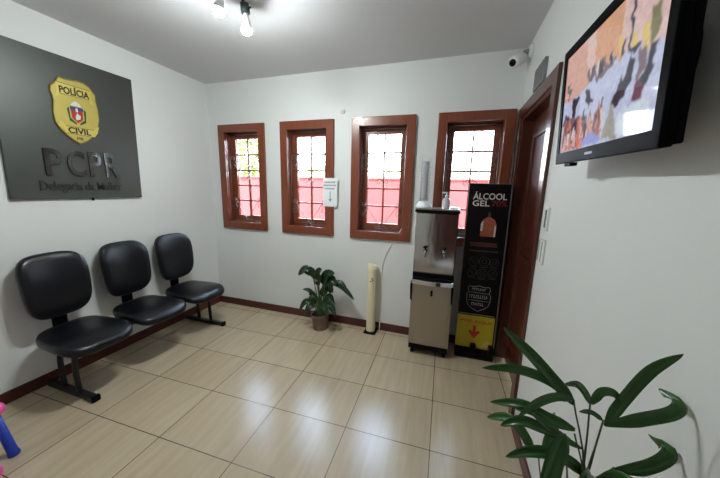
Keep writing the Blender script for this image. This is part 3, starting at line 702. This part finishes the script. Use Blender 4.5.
NU, NV = 220, 150                         # the broadcast picture, as one colour per point of the screen
U0, U1, V0, V1 = 0.031, TVW-0.031, 0.041, TVH-0.031
gu, gv = np.meshgrid(np.linspace(U0, U1, NU), np.linspace(V0, V1, NV), indexing='ij')
IMG = np.zeros((NU, NV, 3)); IMG[:] = PAL['floor']
rng = np.random.RandomState(4)
def blur(a, n):
    for _ in range(n):
        for ax in (0, 1):
            p = np.concatenate((a.take([0], ax), a, a.take([-1], ax)), ax)
            k = a.shape[ax]; a = 0.25*p.take(range(k), ax)+0.5*p.take(range(1, k+1), ax)+0.25*p.take(range(2, k+2), ax)
    return a
wob = [blur(rng.randn(NU, NV, 1), 14)[..., 0]*0.035 for _ in range(2)]
def pic(n, pts):
    pts = [(u*TVW/0.664, (v+0.018*u/0.65)*TVH/0.462) for u, v in pts]
    x, y = gu+wob[0], gv+wob[1]; ins = np.zeros(x.shape, bool)
    for (xa, ya), (xb, yb) in zip(pts, pts[1:]+pts[:1]):
        c = (ya > y) != (yb > y)
        ins ^= c & (x < (xb-xa)*(y-ya)/((yb-ya) if abs(yb-ya) > 1e-9 else 1e-9)+xa)
    IMG[ins] = PAL[n]
pic('salmon', [(0.030, 0.45), (0.27, 0.45), (0.275, 0.30), (0.252, 0.254), (0.095, 0.247), (0.030, 0.261)])
pic('pale', [(0.20, 0.45), (0.27, 0.45), (0.29, 0.30), (0.24, 0.27)])
pic('slat', [(0.27, 0.45), (0.43, 0.45), (0.446, 0.263), (0.372, 0.277), (0.285, 0.300)])
for k in range(6): pic('salmon', [(0.28, 0.315+k*0.02), (0.43, 0.295+k*0.022), (0.43, 0.302+k*0.022), (0.28, 0.321+k*0.02)])
pic('pale', [(0.43, 0.45), (0.48, 0.45), (0.49, 0.263), (0.446, 0.263)])
pic('pale', [(0.48, 0.45), (0.64, 0.45), (0.64, 0.225), (0.498, 0.262)])
pic('dark', [(0.477, 0.45), (0.487, 0.45), (0.492, 0.262), (0.484, 0.260)])
pic('yellow', [(0.494, 0.310), (0.513, 0.300), (0.518, 0.257), (0.496, 0.265)])
pic('yellow', [(0.54, 0.300), (0.561, 0.285), (0.566, 0.231), (0.545, 0.238)])
pic('yellow', [(0.425, 0.33), (0.440, 0.33), (0.446, 0.27), (0.432, 0.27)])
pic('green', [(0.565, 0.330), (0.602, 0.320), (0.598, 0.249), (0.567, 0.258)])
pic('crowd', [(0.23, 0.300), (0.247, 0.318), (0.262, 0.30), (0.28, 0.312), (0.30, 0.29), (0.335, 0.295), (0.38, 0.27), (0.405, 0.28), (0.424, 0.266), (0.40, 0.257), (0.357, 0.256), (0.313, 0.245), (0.29, 0.262), (0.247, 0.262)])
for u, v in ((0.24, 0.27), (0.27, 0.265), (0.30, 0.26), (0.335, 0.265), (0.38, 0.263)): pic('dark', [(u, v), (u+0.012, v), (u+0.010, v+0.032), (u+0.004, v+0.04)])
pic('dark', [(0.485, 0.262), (0.53, 0.262), (0.528, 0.248), (0.49, 0.246)])
pic('dark', [(0.497, 0.248), (0.519, 0.22), (0.511, 0.182), (0.475, 0.142), (0.448, 0.127), (0.425, 0.139), (0.438, 0.16), (0.449, 0.178), (0.452, 0.2), (0.46, 0.212), (0.47, 0.195), (0.485, 0.205)])
pic('crowd', [(0.53, 0.25), (0.555, 0.24), (0.56, 0.19), (0.54, 0.16), (0.527, 0.18), (0.54, 0.21)])
pic('dark', [(0.575, 0.25), (0.60, 0.24), (0.596, 0.18), (0.575, 0.152), (0.552, 0.16), (0.565, 0.19)])
pic('maroon', [(0.545, 0.165), (0.571, 0.150), (0.569, 0.119), (0.524, 0.123), (0.529, 0.144)])
pic('dark', [(0.055, 0.315), (0.10, 0.31), (0.07, 0.30), (0.11, 0.285), (0.085, 0.272), (0.09, 0.245), (0.08, 0.245), (0.075, 0.285), (0.06, 0.29)])
pic('dark', [(0.109, 0.239), (0.16, 0.232), (0.182, 0.25), (0.19, 0.225), (0.16, 0.205), (0.156, 0.165), (0.140, 0.165), (0.132, 0.205)])
pic('dark', [(0.232, 0.239), (0.250, 0.245), (0.271, 0.21), (0.302, 0.195), (0.295, 0.180), (0.27, 0.19), (0.268, 0.16), (0.26, 0.19), (0.244, 0.206)])
pic('crowd', [(0.04, 0.17), (0.08, 0.19), (0.12, 0.18), (0.16, 0.165), (0.20, 0.17), (0.24, 0.15), (0.25, 0.10), (0.04, 0.10)])
pic('pale', [(0.04, 0.15), (0.07, 0.17), (0.10, 0.12), (0.12, 0.045), (0.04, 0.045)])
pic('coral', [(0.085, 0.14), (0.11, 0.18), (0.135, 0.14), (0.16, 0.05), (0.09, 0.045)])
pic('rust', [(0.15, 0.13), (0.17, 0.165), (0.185, 0.12), (0.20, 0.05), (0.15, 0.05)])
pic('coral', [(0.19, 0.14), (0.215, 0.165), (0.235, 0.13), (0.25, 0.05), (0.20, 0.042)])
pic('rust', [(0.272, 0.141), (0.288, 0.165), (0.305, 0.12), (0.31, 0.061), (0.28, 0.05)])
pic('rust', [(0.32, 0.13), (0.345, 0.170), (0.370, 0.117), (0.374, 0.082), (0.335, 0.05), (0.315, 0.09)])
for k in range(26):                         # people standing in the foreground and at the back of the broadcast
    fu = 0.045+0.36*rng.rand(); fv = 0.05+0.07*rng.rand(); fw = 0.008+0.006*rng.rand(); fh = 0.05+0.045*rng.rand(); cc = ('pale', 'coral', 'rust', 'crowd', 'salmon', 'white', 'maroon')[rng.randint(7)]
    pic(cc, [(fu-fw, fv), (fu+fw, fv), (fu+fw, fv+fh*0.6), (fu+fw*0.4, fv+fh*0.8), (fu-fw*0.4, fv+fh*0.8), (fu-fw, fv+fh*0.6)])
    pic('dark', [(fu-fw*0.45, fv+fh*0.78), (fu+fw*0.45, fv+fh*0.78), (fu+fw*0.3, fv+fh), (fu-fw*0.3, fv+fh)])
for k in range(14):
    fu = 0.225+0.24*rng.rand(); fv = 0.262+0.012*rng.rand()-0.03*(fu-0.225); cc = ('dark', 'crowd', 'white', 'pale', 'dark')[rng.randint(5)]
    pic(cc, [(fu-0.005, fv), (fu+0.005, fv), (fu+0.006, fv+0.03), (fu, fv+0.044), (fu-0.005, fv+0.03)])
pic('blue', [(0.25, 0.063), (0.30, 0.085), (0.377, 0.067), (0.386, 0.042), (0.255, 0.041)])
pic('olive', [(0.41, 0.115), (0.432, 0.140), (0.46, 0.085), (0.465, 0.042), (0.39, 0.041), (0.395, 0.075)])
pic('white', [(0.47, 0.10), (0.50, 0.115), (0.60, 0.115), (0.62, 0.042), (0.468, 0.042)])
IMG = blur(IMG, 2)*(1+blur(rng.randn(NU, NV, 1), 4)*0.12)
LIN = np.clip(IMG/255.0, 0, 1)**2.2
sm = bpy.data.materials.new('screen_picture'); sm.use_nodes = True
nt = sm.node_tree; bb = nt.nodes['Principled BSDF']; bb.inputs['Base Color'].default_value = (0.01, 0.01, 0.012, 1)
bb.inputs['Roughness'].default_value = 0.05; bb.inputs['Specular IOR Level'].default_value = 0.6; bb.inputs['Emission Strength'].default_value = 0.56
at = nt.nodes.new('ShaderNodeAttribute'); at.attribute_name = 'picture'; nt.links.new(at.outputs['Color'], bb.inputs['Emission Color'])
b = new(); vs = [[b.verts.new(TVM @ Vector((gu[i, j], gv[i, j], 0.0004))) for j in range(NV)] for i in range(NU)]
for i in range(NU-1):
    for j in range(NV-1): b.faces.new((vs[i][j], vs[i+1][j], vs[i+1][j+1], vs[i][j+1]))
so2 = obj('screen', b, sm, tv)
ca_ = so2.data.color_attributes.new('picture', 'FLOAT_COLOR', 'POINT')
ca_.data.foreach_set('color', np.concatenate((LIN, np.ones((NU, NV, 1))), 2).reshape(-1).astype(np.float32))
b = new(); prism(b, [(0.27, 0.017), (0.32, 0.017), (0.32, 0.024), (0.27, 0.024)], 0.004, 0.005, TVM); obj('logo_plate', b, 'trim', tv)
b = new(); prism(b, [(0.10, -0.012), (0.15, -0.012), (0.155, 0.0), (0.095, 0.0)], -0.02, 0.003, TVM); obj('sensor', b, 'tvblack', tv, 0.002)
b = new(); prism(b, [(0.2, 0.10), (0.42, 0.10), (0.42, 0.30), (0.2, 0.30)], -0.095, -0.040, TVM)
box(b, W-0.014, W, -1.76, -1.50, 1.70, 2.02); obj('wall_mount', b, 'blackmetal', tv)
b = new(); tube(b, bez([(3.27, -1.86, 1.95), (3.292, -1.905, 1.88), (3.297, -1.895, 1.76), (3.285, -1.85, 1.70)], 14), 0.005, 8); obj('cable', b, 'tvblack', tv)

# ------------------------------------------------------------------ wall plates, vent, camera
sw = thing('light_switch', 'upper white wall plate with a dark rocker beside the door', 'switch', (W, -1.035, 1.38))
b = new(); ubox(b, 1.000, 1.075, 1.315, 1.440, 0, 0.010, RW); obj('plate', b, 'white', sw, 0.003)
b = new(); ubox(b, 1.040, 1.056, 1.33, 1.425, 0.010, 0.015, RW); obj('rocker', b, 'greyplastic', sw, 0.002)
so = thing('wall_socket', 'lower white wall plate under the light switch beside the door', 'socket', (W, -1.04, 1.19))
b = new(); ubox(b, 0.985, 1.080, 1.13, 1.265, 0, 0.010, RW); obj('plate', b, 'white', so, 0.003)
b = new(); ubox(b, 1.002, 1.006, 1.14, 1.255, 0.010, 0.0125, RW); ubox(b, 1.05, 1.054, 1.14, 1.255, 0.010, 0.0125, RW); obj('slots', b, 'greyplastic', so)
vb = thing('wall_vent', 'grey rectangular vent box on the wall above the door', 'vent', (W, -0.53, 2.25))
b = new(); ubox(b, 0.42, 0.645, 2.195, 2.335, 0, 0.02, RW); obj('box', b, 'greyplastic', vb, 0.003)
b = new()
for k in range(6): ubox(b, 0.435, 0.63, 2.21+k*0.02, 2.218+k*0.02, 0.02, 0.024, RW)
obj('louvre', b, 'trim', vb)
sc_ = thing('security_camera', 'white bullet security camera high in the corner above the door', 'camera', (W, -0.15, 2.57))
b = new(); lathe(b, [(0.045, 0), (0.045, 0.015), (0.03, 0.025)], frame((W, -0.15, 2.575), (0, -1, 0), (0, 0, 1)), 20); obj('mount', b, 'white', sc_)
b = new(); tube(b, [(W-0.02, -0.15, 2.575), (W-0.05, -0.14, 2.575), (W-0.065, -0.13, 2.555)], 0.014, 10); obj('arm', b, 'greyplastic', sc_)
ca = Vector((3.245, -0.105, 2.548)); cb = Vector((3.171, -0.185, 2.488)); ax = (cb-ca).normalized(); sx = ax.orthogonal().normalized()
b = new(); lathe(b, [(0.03, -0.03), (0.043, -0.02), (0.045, 0.02), (0.045, (cb-ca).length-0.012), (0.04, (cb-ca).length-0.004)], frame(ca, sx, ax.cross(sx)), 24); obj('camera_body', b, 'white', sc_)
b = new(); lathe(b, [(0.026, -0.006), (0.026, 0.003), (0.012, 0.006)], frame(cb, sx, ax.cross(sx)), 20); obj('lens', b, 'lens', sc_)

# ------------------------------------------------------------------ ceiling lamp with two spots
lp = thing('ceiling_lamp', 'two-headed ceiling spot lamp with bare lit bulbs', 'lamp', (1.50, -1.24, H))
b = new(); lathe(b, [(0.062, 0), (0.062, -0.014), (0.05, -0.022), (0.01, -0.024)], Matrix.Translation((1.50, -1.24, H)), 24); obj('canopy', b, 'lamp', lp)
for (sa, sb, bc) in (((1.51, -1.155, 2.612), (1.51, -1.147, 2.560), (1.51, -1.145, 2.475)), ((1.495, -1.302, 2.612), (1.49, -1.315, 2.572), (1.486, -1.340, 2.480))):
    sa, sb, bc = Vector(sa), Vector(sb), Vector(bc)
    b = new(); tube(b, [Vector((1.50, -1.24, 2.636)).lerp(sa, 0.4)+Vector((0, 0, 0.004)), sa+Vector((0, 0, 0.006))], 0.008, 8); obj('arm', b, 'lamp', lp)
    b = new(); tube(b, [sa, sb], 0.027, 16); hd = obj('socket', b, 'lamp', lp)
    b = new(); tube(b, [sa.lerp(sb, .5)+Vector((0.02, 0, 0)), sa.lerp(sb, .5)+Vector((0.042, 0, 0))], 0.006, 8); obj('knob', b, 'lamp', hd)
    ax = (bc-sb); Ln = ax.length; ax.normalize(); sx = ax.orthogonal().normalized(); fm = frame(sb, sx, ax.cross(sx))
    b = new(); lathe(b, [(0.013, -0.004), (0.014, Ln*0.2), (0.022, Ln*0.5), (0.030, Ln*0.82), (0.0325, Ln-0.001), (0.0322, Ln+0.005)], fm, 20); nk = obj('bulb_neck', b, 'bulbneck', hd)
    b = new(); lathe(b, [(0.032*math.sin(a), Ln-0.032*math.cos(a)) for a in [math.pi*0.56+k*0.138 for k in range(10)]], fm, 20); obj('bulb', b, 'bulb', hd)

# ------------------------------------------------------------------ children's stools at the left edge
def stool(name, label, cx, cy, seatm, legm, a0, grp=None):
    t = thing(name, label, 'stool', (cx, cy, 0), grp)
    b = new(); lathe(b, [(0.12, 0.27), (0.145, 0.275), (0.157, 0.288), (0.155, 0.302), (0.14, 0.312), (0.06, 0.306)], Matrix.Translation((cx, cy, 0)), 32); obj('seat', b, seatm, t)
    for k in range(4):
        a = a0+k*math.pi/2; p = Vector((cx+0.2*math.cos(a), cy+0.2*math.sin(a), 0)); q = Vector((cx+0.158*math.cos(a), cy+0.158*math.sin(a), 0.285))
        b = new(); tube(b, [p, p.lerp(q, 0.02), p.lerp(q, 0.06), p.lerp(q, 0.1), q], [0.024, 0.026, 0.026, 0.022, 0.019], 14); obj('leg', b, legm, t)
        b = new(); m_ = p.lerp(q, 1.0)+Vector((0.008*math.cos(a), 0.008*math.sin(a), 0.012)); lathe(b, [(0.038*math.sin(x), -0.038*math.cos(x)) for x in [0.15+i*0.355 for i in range(9)]], Matrix.Translation(m_), 16); obj('leg_joint', b, seatm, t)
stool('toy_stool', "child's plastic stool with blue legs and pink seat at the left edge", 0.444, -2.241, 'toypink', 'toyblue', math.pi/4)
tb = new(); lathe(tb, [(0.042*math.sin(x), 0.042-0.042*math.cos(x)) for x in [0.12+i*0.2415 for i in range(13)]], Matrix.Translation((0.690, -2.220, 0)), 24)
tag(obj('toy_ball', tb, 'toypink'), 'small pink plastic toy ball on the floor in the lower left corner', 'ball')

# ------------------------------------------------------------------ light
wd = bpy.data.worlds.new('sky'); S.world = wd; wd.use_nodes = True
nt = wd.node_tree; bg = nt.nodes['Background']
tc = nt.nodes.new('ShaderNodeTexCoord'); sp = nt.nodes.new('ShaderNodeSeparateXYZ'); rp = nt.nodes.new('ShaderNodeValToRGB')
nt.links.new(tc.outputs['Generated'], sp.inputs[0]); nt.links.new(sp.outputs['Z'], rp.inputs['Fac'])
rp.color_ramp.elements[0].position = 0.0; rp.color_ramp.elements[0].color = (0.78, 0.89, 1.0, 1)
rp.color_ramp.elements[1].position = 0.6; rp.color_ramp.elements[1].color = (0.55, 0.74, 1.0, 1)
nt.links.new(rp.outputs['Color'], bg.inputs['Color']); bg.inputs['Strength'].default_value = 14
sl = bpy.data.lights.new('sun', 'SUN'); sl.energy = 8.0; sl.angle = math.radians(3); sl.color = (1, 0.95, 0.86)
so_ = bpy.data.objects.new('sun', sl); COL.objects.link(so_); so_.location = (4, -6, 9)
so_.rotation_euler = (Vector((-0.45, 0.55, -0.85))).to_track_quat('-Z', 'Y').to_euler()

# ------------------------------------------------------------------ camera
cd_ = bpy.data.cameras.new('camera'); co = bpy.data.objects.new('camera', cd_); COL.objects.link(co)
cd_.sensor_fit = 'HORIZONTAL'; cd_.sensor_width = 36; cd_.lens = 280.3773/720*36; cd_.clip_start = 0.02
r = Vector((0.95107502, 0.30807233, 0.02340393)); u = Vector((-0.07703251, 0.1630903, 0.98359928)); f = Vector((-0.29920277, 0.93727957, -0.17884269))
m = Matrix((r, u, -f)).transposed().to_4x4(); m.translation = Vector((2.80678, -2.77994, 1.51665)); co.matrix_world = m
S.camera = co

S.view_settings.view_transform = 'Standard'; S.view_settings.look = 'None'; S.view_settings.exposure = 0.58; S.view_settings.gamma = 1.0
S.view_settings.use_curve_mapping = False
S.cycles.use_denoising = True; S.cycles.max_bounces = 10; S.cycles.diffuse_bounces = 6; S.cycles.caustics_refractive = False
